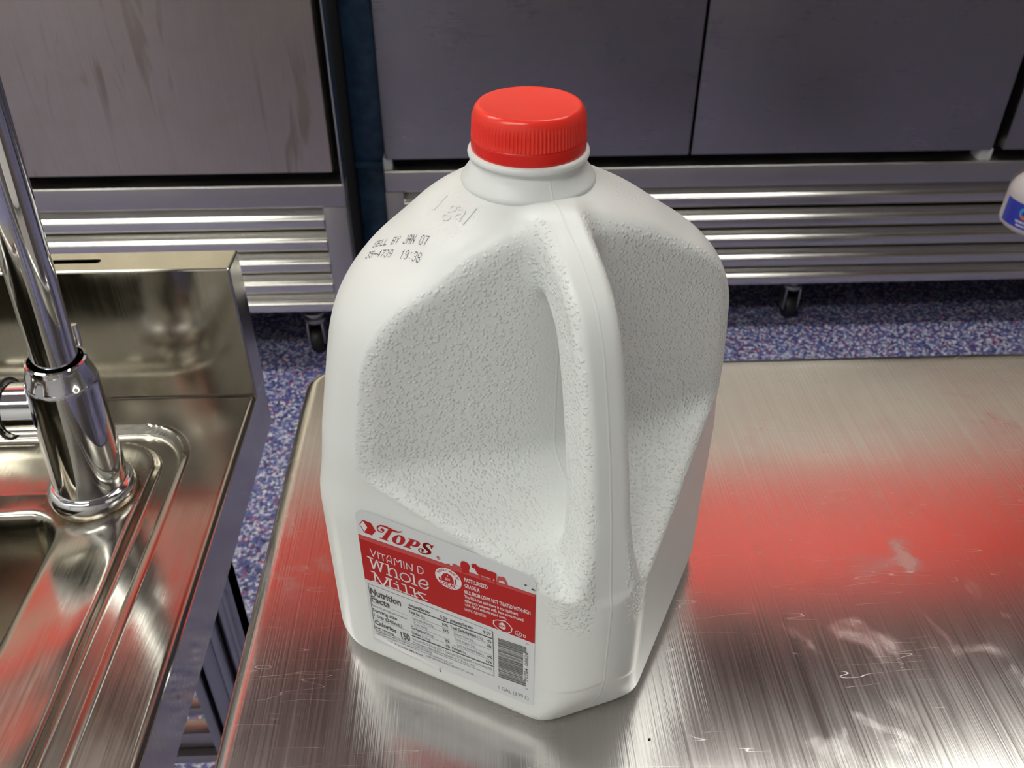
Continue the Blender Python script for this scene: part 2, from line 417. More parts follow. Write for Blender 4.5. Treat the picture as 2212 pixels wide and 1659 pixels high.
# splash: hollow return box with a hanging slot
bm = bmesh.new(); add_box(bm, SX0, SX1, SY1 + .0002, .6255, DECK - .01, .9000, .0016, 2)
sp = skl(finish('backsplash', bm, M_steel_splash, sk, smooth=40))
cb = bmesh.new()
pts = []
for k in range(13): a = R(-90 + 15 * k); pts.append((-.2935 + .0032 * math.cos(a), .6105 + .0032 * math.sin(a)))
for k in range(13): a = R(90 + 15 * k); pts.append((-.40 + .0032 * math.cos(a), .6105 + .0032 * math.sin(a)))
lo = [cb.verts.new((x, y, .885)) for x, y in pts]; hi = [cb.verts.new((x, y, .91)) for x, y in pts]; n = len(pts)
for k in range(n): cb.faces.new((lo[k], lo[(k + 1) % n], hi[(k + 1) % n], hi[k]))
cb.faces.new(list(reversed(lo))); cb.faces.new(hi)
cut = finish('slot_cutter', cb, M_black)
cut.location = (0, 0, 0)
bpy.context.view_layer.update()
md = sp.modifiers.new('slot', 'BOOLEAN'); md.object = cut; md.operation = 'DIFFERENCE'; md.solver = 'EXACT'
dg = bpy.context.evaluated_depsgraph_get(); me2 = bpy.data.meshes.new_from_object(sp.evaluated_get(dg)); sp.modifiers.clear(); sp.data = me2
me2.polygons.foreach_set('use_smooth', [False] * len(me2.polygons))
bpy.data.objects.remove(cut)
# weld bead where splash meets the deck
bm = bmesh.new(); add_tube(bm, [(SX0, SY1 - .0002, DECK + .0003), (SX1 - .001, SY1 - .0002, DECK + .0003)], .0011, 8); skl(finish('weld_bead', bm, M_steel_sink, sk, smooth=180))
# frame under the sink: post with two flutes and a cross rail
bm = bmesh.new()
for a, b, dy in ((-.2755, -.2660, 0), (-.2630, -.2480, .004), (-.2460, -.2380, 0), (-.2350, -.2270, .006), (-.2255, -.2205, 0)):
    add_box(bm, a, b, .5 + dy, .53, 0, DECK - .02, .0008)
add_box(bm, -.2755, -.2205, .512, .53, 0, DECK - .02)
skl(finish('leg', bm, M_leg, sk, smooth=40))
bm = bmesh.new(); add_box(bm, -.72, -.67, .5, .53, 0, DECK - .16, .001); skl(finish('leg', bm, M_leg, sk))
bm = bmesh.new(); add_box(bm, -.72, -.67, .05, .08, 0, DECK - .16, .001); skl(finish('leg', bm, M_leg, sk))
bm = bmesh.new(); add_box(bm, -.2755, -.2205, .05, .08, 0, DECK - .16, .001); skl(finish('leg', bm, M_leg, sk))
bm = bmesh.new()
add_box(bm, -.70, -.26, .508, .526, .400, .425, .002); add_box(bm, -.70, -.26, .500, .530, .385, .3985, .002); add_box(bm, -.70, -.26, .512, .526, .45, .462, .002)
skl(finish('cross_rail', bm, M_steel_frame, sk, smooth=40))

# ------------------------------------------------------------------ faucet
fx, fy = -.285, .4814
DZ = DECK + .0004
fc = empty('faucet', (fx, fy, DZ)); tag(fc, 'chrome faucet with tapered body and tall curved spout standing on the sink', 'faucet')
lean = Matrix.Rotation(R(3.6), 4, 'Y')
def lean_obj(o): o.matrix_local = lean; return o
bm = bmesh.new(); add_lathe(bm, [(.027, -.006), (.0290, -.002), (.0300, .0015), (.0304, .0055), (.0298, .0090), (.0284, .0115), (.0268, .0128), (.0256, .0132)], 64); lean_obj(finish('base_ring', bm, M_chrome, fc, smooth=50))
bm = bmesh.new(); add_lathe(bm, [(.0250, .0105), (.0252, .013), (.0249, .030), (.0241, .060), (.0230, .0985), (.0227, .1015), (.0222, .1030)], 64); lean_obj(finish('body', bm, M_chrome, fc, smooth=50))
def facet(r, z, a, i): # ten flats round the collar
    k = 2 * math.pi / 12; t = (a % k) - k / 2; return r * (math.cos(k / 2) / math.cos(t) * .9 + .1) if i in (1, 2, 3) else r
bm = bmesh.new(); add_lathe(bm, [(.0222, .1028), (.0224, .1042), (.0194, .1135), (.0192, .1165), (.0186, .1178), (.0172, .1183), (.0166, .117), (.0164, .110)], 80, mod=facet, close_top=False); lean_obj(finish('collar', bm, M_chrome, fc, smooth=25))
bm = bmesh.new()
pts = [(0, 0, .108), (0, 0, .14), (0, 0, .17), (0, -.0005, .20), (.0000, -.001, .24), (.0005, -.002, .28), (.001, -.003, .31)]
for k in range(1, 13):
    a = R(15 * k); pts.append((.001 - .055 * (1 - math.cos(a)), -.003 - .045 * (1 - math.cos(a)), .31 + .075 * math.sin(a)))
add_tube(bm, pts, .0142, 48); lean_obj(finish('spout', bm, M_chrome, fc, smooth=60))
# lever: horizontal barrel to the left with a black ring
bm = bmesh.new(); Mx = Matrix.Translation((0, 0, .078)) @ Matrix.Rotation(R(-90), 4, 'Y')
add_lathe(bm, [(.0180, .012), (.0180, .0335), (.0195, .034), (.0195, .062), (.018, .064)], 48, Mx)
lv = finish('lever_barrel', bm, M_chrome, fc, smooth=50)
bm = bmesh.new(); bmesh.ops.create_circle(bm, segments=8, radius=.001)
bm.clear()
add_tube(bm, [(-.0345, .0205 * math.sin(a), .078 + .0205 * math.cos(a)) for a in [2 * math.pi * k / 48 for k in range(49)]], .0011, 8, cap=False)
o = finish('seal_ring', bm, M_rubber, fc, smooth=180); o['label'] = 'black rubber ring'
bm = bmesh.new(); add_tube(bm, [(.004, .022, .100), (.0035, .028, .118), (.003, .029, .126)], [.003, .0028, .0022], 16); lean_obj(finish('lever_pin', bm, M_chrome, fc, smooth=60))

# ------------------------------------------------------------------ milk jug
JX, JY, JT = .0189, .3065, R(62.3)
jug = empty('milk_jug', (JX, JY, TABLE), JT); tag(jug, 'full white plastic gallon milk jug with red cap standing on the steel table', 'jug')
def interp(z, tab):
    zs, vs = zip(*tab); g = np.arange(-30, 260, .5); f = np.interp(g, zs, vs)
    k = np.exp(-.5 * (np.arange(-16, 17) * .5 / 2.4) ** 2); k /= k.sum(); f = np.convolve(np.pad(f, 16, mode='edge'), k, 'valid')
    return np.interp(z, g, f).astype(np.float32)
A_T = [(0, 75), (94, 75.1), (100, 74.6), (106, 74.0), (126, 73.6), (158, 73.2), (168, 72.9), (176, 72), (182, 70.4), (188, 67.8), (194, 63.8), (200, 57.3), (206, 50.8), (210.5, 46), (214.5, 40), (218, 34), (220.8, 29.2), (223, 25), (225, 21), (230, 12)]
R_T = [(0, 29), (94, 30), (106, 31), (126, 34), (158, 45), (180, 52), (191, 54.5), (200, 53.5), (206, 50), (210.5, 45.7), (214.5, 39.9), (218, 33.9), (220.8, 29.1), (223, 24.9), (225, 20.9), (230, 11.9)]
def smax(a, b, k): h = np.clip(.5 + .5 * (a - b) / k, 0, 1); return b + (a - b) * h + k * h * (1 - h)
def smin(a, b, k): return -smax(-a, -b, k)
def dish(x, y, z):
    # outward distance from the vertical inner wall, and height above the sloping sill
    d = (x + 75) * -.791 + (y - 38.5) * -.612
    zl = 120.0 - .50 * d
    return smax(-d, (zl - z) * .90, 6.0)
def jug_sdf(x, y, z):
    a = interp(z, A_T); r = interp(z, R_T)
    dl_ = interp(z, [(90, 0), (130, 1.2), (160, 1.9), (190, 2.7), (206, 2.2), (218, .8), (226, 0)])
    qx = np.abs(x - dl_) - a + r; qy = np.abs(y + dl_) - a + r
    d2 = np.minimum(np.maximum(qx, qy), 0) + np.hypot(np.maximum(qx, 0), np.maximum(qy, 0)) - r
    sl = np.interp(z, [165, 180, 190, 200, 215, 228], [1, .93, .8, .7, .66, .66]).astype(np.float32)
    d2 = d2 * sl
    rb = 10.0
    q1 = d2 + rb; q2 = -z + rb
    body = np.minimum(np.maximum(q1, q2), 0) + np.hypot(np.maximum(q1, 0), np.maximum(q2, 0)) - rb
    body = np.maximum(body, z - 225.5)
    u = -(x + y) * .7071; v = (x - y) * .7071
    s1 = dish(x, y, z); s2 = dish(y, x, z)
    S = smin(s1, s2, 10)
    kk = np.interp(z, [95, 130, 190, 215], [2.2, 3.2, 4, 8]).astype(np.float32)
    body = smax(body, -S, kk)
    body = body - .45 * np.exp(-((S - 2.6) / 1.1) ** 2) * np.interp(z, [80, 90, 165, 190], [0, 1, 1, 0]).astype(np.float32)
    # handle: rounded bar following the seam profile
    P = [(83.6, 45), (83.6, 60), (81.8, 89), (78.6, 115), (74.0, 140), (70.6, 155), (66.0, 172), (61.6, 186), (57.0, 194.5), (50, 200.5), (40, 206.5), (30, 211)]
    for _ in range(3):
        Q = [P[0]]
        for a_, b_ in zip(P[:-1], P[1:]): Q += [(a_[0] * .75 + b_[0] * .25, a_[1] * .75 + b_[1] * .25), (a_[0] * .25 + b_[0] * .75, a_[1] * .25 + b_[1] * .75)]
        P = Q + [P[-1]] if _ < 2 else P
    dd = np.full_like(x, 1e3)
    for (u0, z0), (u1, z1) in zip(P[:-1], P[1:]):
        ex, ez = u1 - u0, z1 - z0; t = np.clip(((u - u0) * ex + (z - z0) * ez) / (ex * ex + ez * ez), 0, 1)
        dd = np.minimum(dd, np.hypot(u - u0 - ex * t, z - z0 - ez * t))
    hw = interp(z, [(0, 22), (60, 21), (78, 18), (94, 14), (110, 10.6), (125, 9.2), (165, 8.5), (195, 8.4), (215, 9.0)])
    e1 = dd - 11.6 + 4.5; e2 = np.abs(v) - hw + 4.5
    hd = np.minimum(np.maximum(e1, e2), 0) + np.hypot(np.maximum(e1, 0), np.maximum(e2, 0)) - 4.5
    env = np.minimum(np.maximum(np.abs(x) - 75.2 + 28, np.abs(y) - 75.2 + 28), 0) + np.hypot(np.maximum(np.abs(x) - 75.2 + 28, 0), np.maximum(np.abs(y) - 75.2 + 28, 0)) - 28
    hk = np.interp(z, [60, 90, 110, 190, 205], [2, 5, 5, 6, 9]).astype(np.float32)
    tot = np.maximum(smin(body, hd, hk), env)
    tot = smax(tot, (u - 95.5) * .92 - (z - 36) * .39, 4)
    tot = np.maximum(tot, smax(-z, env + 10, .1) - 10 + np.minimum(z, 0) * 0) if False else tot
    return tot, S, hd, v, u
def surface_nets():
    h = 1.0
    gx = np.arange(-110, 80 + h, h, dtype=np.float32); gx = np.arange(-80, 80 + h, h, dtype=np.float32) + .37
    gz = np.arange(-3, 230 + h, h, dtype=np.float32) + .21
    Xg, Yg, Zg = np.meshgrid(gx, gx, gz, indexing='ij')
    F = np.empty_like(Xg)
    for i in range(0, len(gx), 20): F[i:i + 20] = jug_sdf(Xg[i:i + 20], Yg[i:i + 20], Zg[i:i + 20])[0]
    ins = F < 0
    nx, ny, nz = F.shape
    cnt = np.zeros((nx - 1, ny - 1, nz - 1), np.float32); acc = np.zeros((nx - 1, ny - 1, nz - 1, 3), np.float32)
    cs = [(i, j, k) for i in (0, 1) for j in (0, 1) for k in (0, 1)]
    sl = lambda c: (slice(c[0], c[0] + nx - 1), slice(c[1], c[1] + ny - 1), slice(c[2], c[2] + nz - 1))
    for a in cs:
        for ax in range(3):
            if a[ax]: continue
            b = list(a); b[ax] = 1; fa = F[sl(a)]; fb = F[sl(b)]
            cr = (fa < 0) != (fb < 0); t = np.where(cr, fa / np.where(cr, fa - fb, 1), 0)
            cnt += cr
            for q in range(3): acc[..., q] += np.where(cr, a[q] + (t if q == ax else 0), 0)
    act = cnt > 0; idx = -np.ones(act.shape, np.int64); idx[act] = np.arange(act.sum())
    I = np.argwhere(act); P = acc[act] / cnt[act][:, None] + I
    verts = P * h + np.array([gx[0], gx[0], gz[0]])
    quads = []
    for ax in range(3):
        o = [i for i in range(3) if i != ax]; lo = [slice(None)] * 3; hi = [slice(None)] * 3; lo[ax] = slice(0, -1); hi[ax] = slice(1, None)
        s0 = ins[tuple(lo)]; s1 = ins[tuple(hi)]; ch = s0 != s1
        e = np.argwhere(ch); fl = s0[ch]
        ok = np.all([(e[:, q] > 0) & (e[:, q] < F.shape[q] - 1) for q in o], axis=0); e = e[ok]; fl = fl[ok]
        def g(d1, d2):
            c = e.copy(); c[:, o[0]] += d1; c[:, o[1]] += d2; return idx[c[:, 0], c[:, 1], c[:, 2]]
        q = np.stack([g(-1, -1), g(0, -1), g(0, 0), g(-1, 0)], 1)
        flip = ~fl if ax != 1 else fl
        q[flip] = q[flip][:, ::-1]; quads.append(q)
    return verts, np.concatenate(quads)
jv, jq = surface_nets()
# two projection passes on to the exact surface, with a light relax, for clean shading
for _ in range(2):
    x, y, z = (jv[:, i].astype(np.float32) for i in range(3)); e = .4
    f0 = jug_sdf(x, y, z)[0]
    g = np.stack([(jug_sdf(x + e, y, z)[0] - jug_sdf(x - e, y, z)[0]), (jug_sdf(x, y + e, z)[0] - jug_sdf(x, y - e, z)[0]), (jug_sdf(x, y, z + e)[0] - jug_sdf(x, y, z - e)[0])], 1) / (2 * e)
    jv = jv - np.clip(f0, -.6, .6)[:, None] * g / np.maximum((g * g).sum(1), .2)[:, None]
jv[:, 2] = np.maximum(jv[:, 2], 0)
me = bpy.data.meshes.new('body'); me.vertices.add(len(jv)); me.vertices.foreach_set('co', (jv / 1000).astype(np.float32).ravel())
me.loops.add(len(jq) * 4); me.loops.foreach_set('vertex_index', jq.ravel().astype(np.int32))
me.polygons.add(len(jq)); me.polygons.foreach_set('loop_start', (np.arange(len(jq)) * 4).astype(np.int32)); me.polygons.foreach_set('loop_total', np.full(len(jq), 4, np.int32))
me.polygons.foreach_set('use_smooth', np.ones(len(jq), bool)); me.update(calc_edges=True); me.validate()
x, y, z = (jv[:, i].astype(np.float32) for i in range(3)); _, S, hd, v_, u_ = jug_sdf(x, y, z)
sm = lambda a, b, t: np.clip((t - a) / (b - a), 0, 1)
grain = sm(3.5, 1.5, S)                                   # the hand recesses are pebbled
grain *= np.where((np.abs(v_) < 6.4) & (hd < 2.0) & (u_ > 30) & (z > 0), 0, 1)   # the front of the handle is smooth
grain *= 1 - .85 * (1 - sm(5, 20, np.abs(v_))) * (hd > 3)
grain = np.maximum(grain, sm(78, 84, u_) * sm(108, 100, z) * sm(70, 78, z) * sm(6.5, 8.5, np.abs(v_)) * sm(24, 20, np.abs(v_)))
rr = np.hypot(x, y); ang = np.arctan2(y, x)
for (px, py) in ((-26, 18), (18, -26)):                        # pebbled patches beside the neck
    grain = np.maximum(grain, .3 * sm(15, 13, np.hypot(x - px, y - py)) * sm(26, 28, rr) * (z > 205))
grain = np.maximum(grain, .5 * sm(12, 8, z) * (u_ > 60))
at = me.attributes.new('grain', 'FLOAT', 'POINT'); at.data.foreach_set('value', grain.astype(np.float32))
me.materials.append(M_jug)
jb = bpy.data.objects.new('body', me); C.objects.link(jb); jb.parent = jug
bvh = BVHTree.FromPolygons([tuple(p) for p in (jv / 1000)], [tuple(q) for q in jq])
# neck with bead and skirt
bm = bmesh.new(); mm = .001
add_lathe(bm, [(r * mm, z * mm) for r, z in [(22, 219), (24.2, 221.5), (24.4, 222.6), (24.9, 223.0), (25.0, 223.5), (24.9, 224.3), (24.5, 224.9), (23.4, 226.4), (22.2, 228.2), (21.2, 229.8), (20.8, 231.0), (20.7, 232.1), (21.2, 232.4), (22.1, 232.9), (22.3, 233.8), (22.1, 234.6), (21.6, 235.0), (20.2, 235.4), (19, 236), (19, 246)]], 96)
finish('neck', bm, M_jug, jug, smooth=60)
# cap
def rib(r, z, a, i): return r + .26 * mm * max(-.7, min(.7, 1.3 * math.sin(a * 92))) if i in (2, 3, 4, 5) else r
bm = bmesh.new()
add_lathe(bm, [(r * mm, z * mm) for r, z in [(19.9, 240.1), (20.85, 240.15), (20.65, 240.7), (20.5, 242.5), (20.4, 245), (20.25, 247.0), (20.1, 247.6), (19.8, 248.8), (19.2, 250.0), (18.5, 250.75), (17.9, 251.0), (17.3, 250.9), (10, 250.55), (.2, 250.4)]], 736, mod=rib)
finish('cap', bm, M_cap, jug, smooth=35)['label'] = 'bright red ribbed screw cap'
bm = bmesh.new()
add_lathe(bm, [(r * mm, z * mm) for r, z in [(19.6, 234.9), (20.6, 234.9), (20.9, 235.4), (20.95, 236.5), (20.9, 239.0), (20.95, 239.6), (20.6, 240.1), (19.6, 240.2)]], 128)
finish('tamper_band', bm, M_band, jug, smooth=50)['label'] = 'red tamper band under the cap'

# ---- label on the left face; s = mm from the label's left edge, z = mm above the table
AX = -75.1
def lp(s, z, off): return Vector(((AX - off) * mm, (42 - s) * mm, z * mm))
lab = None
def lmesh(name, polys, off, m, parent, thick=.05):
    """polys: list of closed outlines (s,z), each triangulated and given a little thickness"""
    bm = bmesh.new()
    for pl in polys:
        holes = []
        if isinstance(pl, tuple): pl, holes = pl
        import mathutils.geometry as G
        loops = [pl] + holes
        tess = G.tessellate_polygon([[Vector((a, b, 0)) for a, b in lo] for lo in loops])
        allp = [p for lo in loops for p in lo]
        vs = [bm.verts.new(lp(a, b, off)) for a, b in allp]
        for t in tess:
            try: bm.faces.new([vs[i] for i in t])
            except ValueError: pass
    bmesh.ops.recalc_face_normals(bm, faces=list(bm.faces))
    if bm.faces and sum(f.normal.x for f in bm.faces) > 0: bmesh.ops.reverse_faces(bm, faces=list(bm.faces))
    return finish(name, bm, m, parent)
def stroke(pts, w, closed=False):
    """outline quads for a polyline of width w (mm); round joins"""
    out = []
    P = [(p[0], p[1], (p[2] if len(p) > 2 else w)) for p in pts]
    for (x0, y0, w0), (x1, y1, w1) in zip(P[:-1], P[1:]):
        L = math.hypot(x1 - x0, y1 - y0) or 1e-6; nx, ny = -(y1 - y0) / L, (x1 - x0) / L
        out.append([(x0 + nx * w0 / 2, y0 + ny * w0 / 2), (x0 - nx * w0 / 2, y0 - ny * w0 / 2), (x1 - nx * w1 / 2, y1 - ny * w1 / 2), (x1 + nx * w1 / 2, y1 + ny * w1 / 2)])
    for x, y, ww in P: out.append([(x + ww / 2 * math.cos(2 * math.pi * k / 10), y + ww / 2 * math.sin(2 * math.pi * k / 10)) for k in range(10)])
    return out
def rect(s0, s1, z0, z1): return [(s0, z0), (s1, z0), (s1, z1), (s0, z1)]
def circ(s, z, r, rz=None, n=40): rz = rz or r; return [(s + r * math.cos(2 * math.pi * k / n), z + rz * math.sin(2 * math.pi * k / n)) for k in range(n)]
def smoothpts(P, it=2):
    for _ in range(it):
        Q = []
        for a, b in zip(P, P[1:] + P[:1]):
            Q += [(a[0] * .75 + b[0] * .25, a[1] * .75 + b[1] * .25), (a[0] * .25 + b[0] * .75, a[1] * .25 + b[1] * .75)]
        P = Q
    return P
def opensmooth(P, it=2):
    for _ in range(it):
        Q = [P[0]]
        for a, b in zip(P[:-1], P[1:]):
            Q += [tuple(p * .75 + q * .25 for p, q in zip(a, b)), tuple(p * .25 + q * .75 for p, q in zip(a, b))]
        P = Q + [P[-1]]
    return P
out = [(0, 17.5), (2.5, 16.5), (78.5, 16.5), (81, 18), (81, 92.0)]
for k in range(7): a = R(15 * k); out.append((75 + 6 * math.cos(a), 94 + 6 * math.sin(a)))
for k in range(7): a = R(90 + 15 * k); out.append((5 + 5 * math.cos(a), 97.5 + 5 * math.sin(a)))
lab = lmesh('label', [out], .10, M_lab_white, jug); lab['label'] = 'printed paper label on the left face of the jug'
edge = []
for a, b in zip(out[4:], out[5:] + out[:1]): edge += stroke([a, b], .35)
lmesh('label_border', edge, .14, M_lab_ink_w, lab)
rt = lambda s: 87.2 + (s / 81) * 2.8           # printed top edge of the red band
lmesh('red_band', [[(0, 59.5), (81, 60.2), (81, rt(81)), (60, rt(60)), (40, rt(40)), (20, rt(20)), (0, rt(0))]], .18, M_lab_red, lab)
lmesh('band_pale_strip', [[(.4, rt(0) - .2), (.4, rt(0) - 2.6), (40, rt(40) - 2.4), (80.6, rt(81) - 1.6), (80.6, rt(81) - .2), (40, rt(40) - .2)]], .20, M_lab_pink, lab)  # paler red strip along the top of the printed band
POLY = {'hex': [(3.3, 96.9), (1.3, 93.5), (3.2, 89.5), (7.0, 89.4), (9.2, 92.9), (7.3, 96.7)], 'hexw': [(3.5, 96.3), (1.7, 93.6), (3.5, 90.2), (5.2, 93.3)],
'T': [(9.9, 95.7), (10.6, 96.8), (11.9, 97.7), (13.6, 98.2), (15.5, 98.1), (17.3, 97.8), (19.2, 97.6), (20.6, 97.7), (22.1, 98.6), (22.2, 98.4), (21.4, 97.5), (20.1, 96.8), (18.6, 96.5), (17.8, 96.6), (17.1, 95.8), (14.2, 90.1), (15.2, 89.8), (15.2, 89.5), (10.6, 89.4), (10.7, 89.8), (11.8, 89.9), (15.7, 96.8), (15.2, 96.9), (13.5, 97.1), (12.0, 96.9), (11.0, 96.1), (10.4, 95.0), (10.5, 94.2), (11.2, 93.8), (12.2, 93.9), (12.6, 94.4), (12.2, 94.5), (11.6, 94.6), (11.7, 95.3), (12.4, 96.0), (13.2, 96.0), (13.6, 95.3), (13.2, 94.2), (12.4, 93.4), (11.1, 93.0), (10.1, 93.6), (9.8, 94.6)],
'O': [(16.7, 91.6), (17.8, 93.7), (19.5, 95.3), (21.4, 96.0), (22.8, 95.5), (23.4, 94.3), (22.9, 92.5), (21.7, 90.7), (19.9, 89.6), (18.1, 89.6), (17.0, 90.2)],
'Oi': [(19.7, 94.2), (20.4, 95.0), (21.2, 94.9), (21.1, 93.3), (20.4, 91.3), (19.3, 90.1), (18.7, 90.4), (18.9, 92.1)],
'P': [(24.9, 95.9), (28.9, 96.2), (30.0, 95.8), (30.4, 94.9), (29.8, 93.6), (28.6, 92.4), (26.7, 91.9), (25.9, 92.1), (25.3, 91.3), (25.1, 90.5), (25.6, 90.5), (25.6, 90.0), (22.0, 89.7), (22.2, 90.1), (22.9, 90.5), (25.5, 95.0), (25.4, 95.4), (24.9, 95.5)],
'Pi': [(27.5, 95.2), (28.3, 95.6), (28.6, 95.1), (28.3, 94.1), (27.6, 93.2), (26.6, 92.5), (26.3, 92.7)], 'Sser': [(36.7, 97.1), (35.8, 94.9), (35.2, 94.6), (34.9, 96.6), (35.8, 96.5)],
'cow1': [(48.7, 93.3), (49.2, 94.0), (50.4, 94.3), (51.7, 93.9), (52.4, 92.9), (52.6, 91.8), (52.1, 89.9), (52.0, 87.9), (49.2, 86.9), (49.0, 88.4), (48.4, 90.4), (48.4, 92.0)],
'cow2': [(53.3, 94.1), (53.9, 94.2), (53.7, 94.8), (54.4, 94.7), (55.5, 95.1), (55.8, 94.3), (57.1, 94.1), (59.0, 94.2), (60.7, 93.9), (62.4, 94.1), (63.6, 94.2), (64.3, 93.5), (64.1, 88.0), (63.2, 87.8), (63.4, 89.9), (62.8, 89.9), (62.1, 87.9), (61.6, 89.8), (58.2, 89.6), (57.4, 89.6), (57.3, 87.9), (56.8, 87.6), (56.8, 89.3), (55.7, 90.0), (55.0, 91.7), (54.6, 92.2), (53.6, 92.1), (53.4, 92.3)],
'cow3': [(64.7, 92.7), (67.2, 93.4), (67.9, 93.1), (68.4, 91.7), (69.0, 90.7), (68.9, 89.7), (67.9, 89.4), (67.6, 90.9), (65.4, 90.6), (65.0, 89.2), (64.3, 89.2)],
'barn': [(39.8, 87.6), (41.9, 88.5), (42.0, 89.1), (43.4, 89.6), (43.5, 87.9), (45.0, 88.4), (44.6, 89.6), (45.3, 90.6), (47.1, 90.4), (48.5, 90.1), (48.9, 87.4), (39.8, 86.3)]}
lmesh('cube_logo', [POLY['hex']], .22, M_lab_red, lab); lmesh('cube_logo_face', [POLY['hexw']], .26, M_lab_ink_w, lab)
SW = [(35.4, 95.6, .46), (34.9, 96.8, .62), (33.5, 96.8, .83), (32.3, 95.7, 1.29), (32.0, 94.4, 1.7), (33.1, 93.6, 1.86), (34.2, 92.8, 1.81), (34.6, 91.9, 1.5), (33.1, 90.4, .72), (31.4, 89.9, .57), (29.8, 89.9, .52), (29.2, 90.8, .46), (29.7, 91.9, .52), (30.8, 92.5, .57), (31.5, 92.2, .88), (31.0, 91.2, 1.03)]
lmesh('brand_lettering', [POLY['T'], (smoothpts(POLY['O']), [smoothpts(POLY['Oi'])]), (POLY['P'], [smoothpts(POLY['Pi'], 1)]), POLY['Sser']] + stroke(opensmooth(SW), 1) + stroke(circ(38.4, 90.6, .75, n=16) + [(39.15, 90.6)], .2) + stroke([(38.2, 90.2), (38.2, 91.0), (38.6, 90.9), (38.5, 90.6), (38.2, 90.6), (38.6, 90.2)], .16), .22, M_lab_red, lab)
lmesh('cow_silhouette', [POLY['cow1'], POLY['cow2']], .24, M_lab_red, lab); lmesh('distant_herd_silhouette', [POLY['cow3'], POLY['barn']], .22, M_lab_pink, lab)
VIT = [[(5.1, 80.8), (6.2, 76.5), (7.9, 80.7)], [(8.9, 80.5), (8.9, 76.4)], [(9.6, 80.0), (12.3, 80.0)], [(11.0, 80.0), (11.2, 76.3)], [(13.1, 76.1), (13.1, 78.7), (13.9, 80.5), (15.0, 80.8), (15.2, 79.7), (15.2, 76.8), (15.6, 76.2)], [(13.1, 77.3), (15.1, 77.5)], [(16.8, 76.3), (16.8, 80.1), (17.3, 80.4), (18.5, 78.6), (19.8, 80.8), (20.1, 80.7), (20.0, 76.3)], [(21.4, 80.6), (21.4, 76.4)], [(22.7, 76.4), (22.7, 80.3), (25.3, 76.6), (25.5, 80.9)], [(28.0, 80.9), (28.1, 76.7), (29.5, 76.9), (30.6, 78.5), (30.5, 80.1), (29.8, 81.1), (28.0, 80.9)]]
WH = [[(3.1, 75.0), (5.6, 74.9)], [(4.4, 74.9), (5.5, 68.4), (7.7, 74.8), (8.9, 68.3), (10.4, 74.5)], [(8.9, 74.4), (11.1, 74.4)], [(12.3, 74.5), (13.3, 74.5), (13.3, 68.1)], [(12.2, 68.2), (14.6, 68.0)], [(13.5, 71.6), (14.9, 73.3), (16.2, 73.3), (17.0, 72.1), (17.1, 68.0)], [(16.2, 68.2), (18.1, 68.0)], [(18.9, 70.8), (19.8, 72.6), (21.4, 73.3), (22.9, 72.8), (23.8, 71.3), (23.6, 69.5), (22.2, 68.2), (20.4, 68.1), (19.2, 69.0), (18.9, 70.8)], [(24.4, 74.5), (25.6, 74.5), (25.8, 68.4)], [(24.6, 68.4), (26.9, 68.3)], [(28.1, 70.5), (32.4, 71.1), (32.1, 73.2), (30.7, 73.9), (29.0, 72.9), (27.9, 71.0), (28.1, 69.0), (29.5, 68.0), (31.3, 68.4), (32.4, 70.0)],
 [(4.1, 66.2), (5.7, 66.3), (5.5, 59.9)], [(5.7, 66.3), (9.4, 59.4), (12.5, 65.8)], [(11.5, 65.7), (14.3, 65.9)], [(13.2, 65.8), (13.0, 60.2)], [(4.0, 60.0), (6.9, 60.2)], [(11.6, 60.4), (14.4, 60.4)],
 [(15.3, 63.9), (17.2, 63.9), (17.2, 60.5)], [(15.5, 60.6), (18.5, 60.5)], [(16.6, 65.6), (16.8, 65.5)], [(19.4, 65.7), (21.1, 65.7), (21.3, 60.5)], [(19.7, 60.6), (22.6, 60.6)], [(23.4, 65.7), (25.1, 65.6), (25.5, 60.6)], [(23.8, 60.7), (26.6, 60.7)], [(25.5, 62.5), (28.4, 64.6)], [(27.3, 64.6), (30.5, 64.6)], [(26.9, 63.3), (28.5, 62.6), (29.5, 60.9), (31.1, 61.2)]]
sv = []
for p in VIT: sv += stroke(p, .42)
lmesh('vitamin_lettering', sv, .24, M_lab_ink_w, lab)
sv = []
for p in WH: sv += stroke(opensmooth(p, 1) if len(p) > 4 and len(p) != 5 else p, .78)
lmesh('whole_milk_lettering', sv, .24, M_lab_ink_w, lab)

# typeset lines
def text_polys(txt, s0, z0, s1, z1, h, bold=0.0):
    """typeset mesh in label coordinates: (s0,z0)-(s1,z1) is the mid-height line, h the cap height in mm"""
    cu = bpy.data.curves.new('t', 'FONT'); cu.body = txt; cu.size = 1; cu.offset = bold; cu.resolution_u = 2
    ob = bpy.data.objects.new('t', cu); C.objects.link(ob)
    m = bpy.data.meshes.new_from_object(ob.evaluated_get(bpy.context.evaluated_depsgraph_get())); bpy.data.objects.remove(ob)
    co = np.array([v.co[:] for v in m.vertices]) if len(m.vertices) else np.zeros((0, 3)); fc_ = [tuple(p.vertices) for p in m.polygons]
    bpy.data.meshes.remove(m)
    xa, xb = co[:, 0].min(), co[:, 0].max(); L = math.hypot(s1 - s0, z1 - z0); cs, sn = (s1 - s0) / L, (z1 - z0) / L
    X_ = (co[:, 0] - xa) / (xb - xa) * L; Y_ = (co[:, 1] - .35) * h / .70
    return np.stack([s0 + X_ * cs - Y_ * sn, z0 + X_ * sn + Y_ * cs], 1), fc_
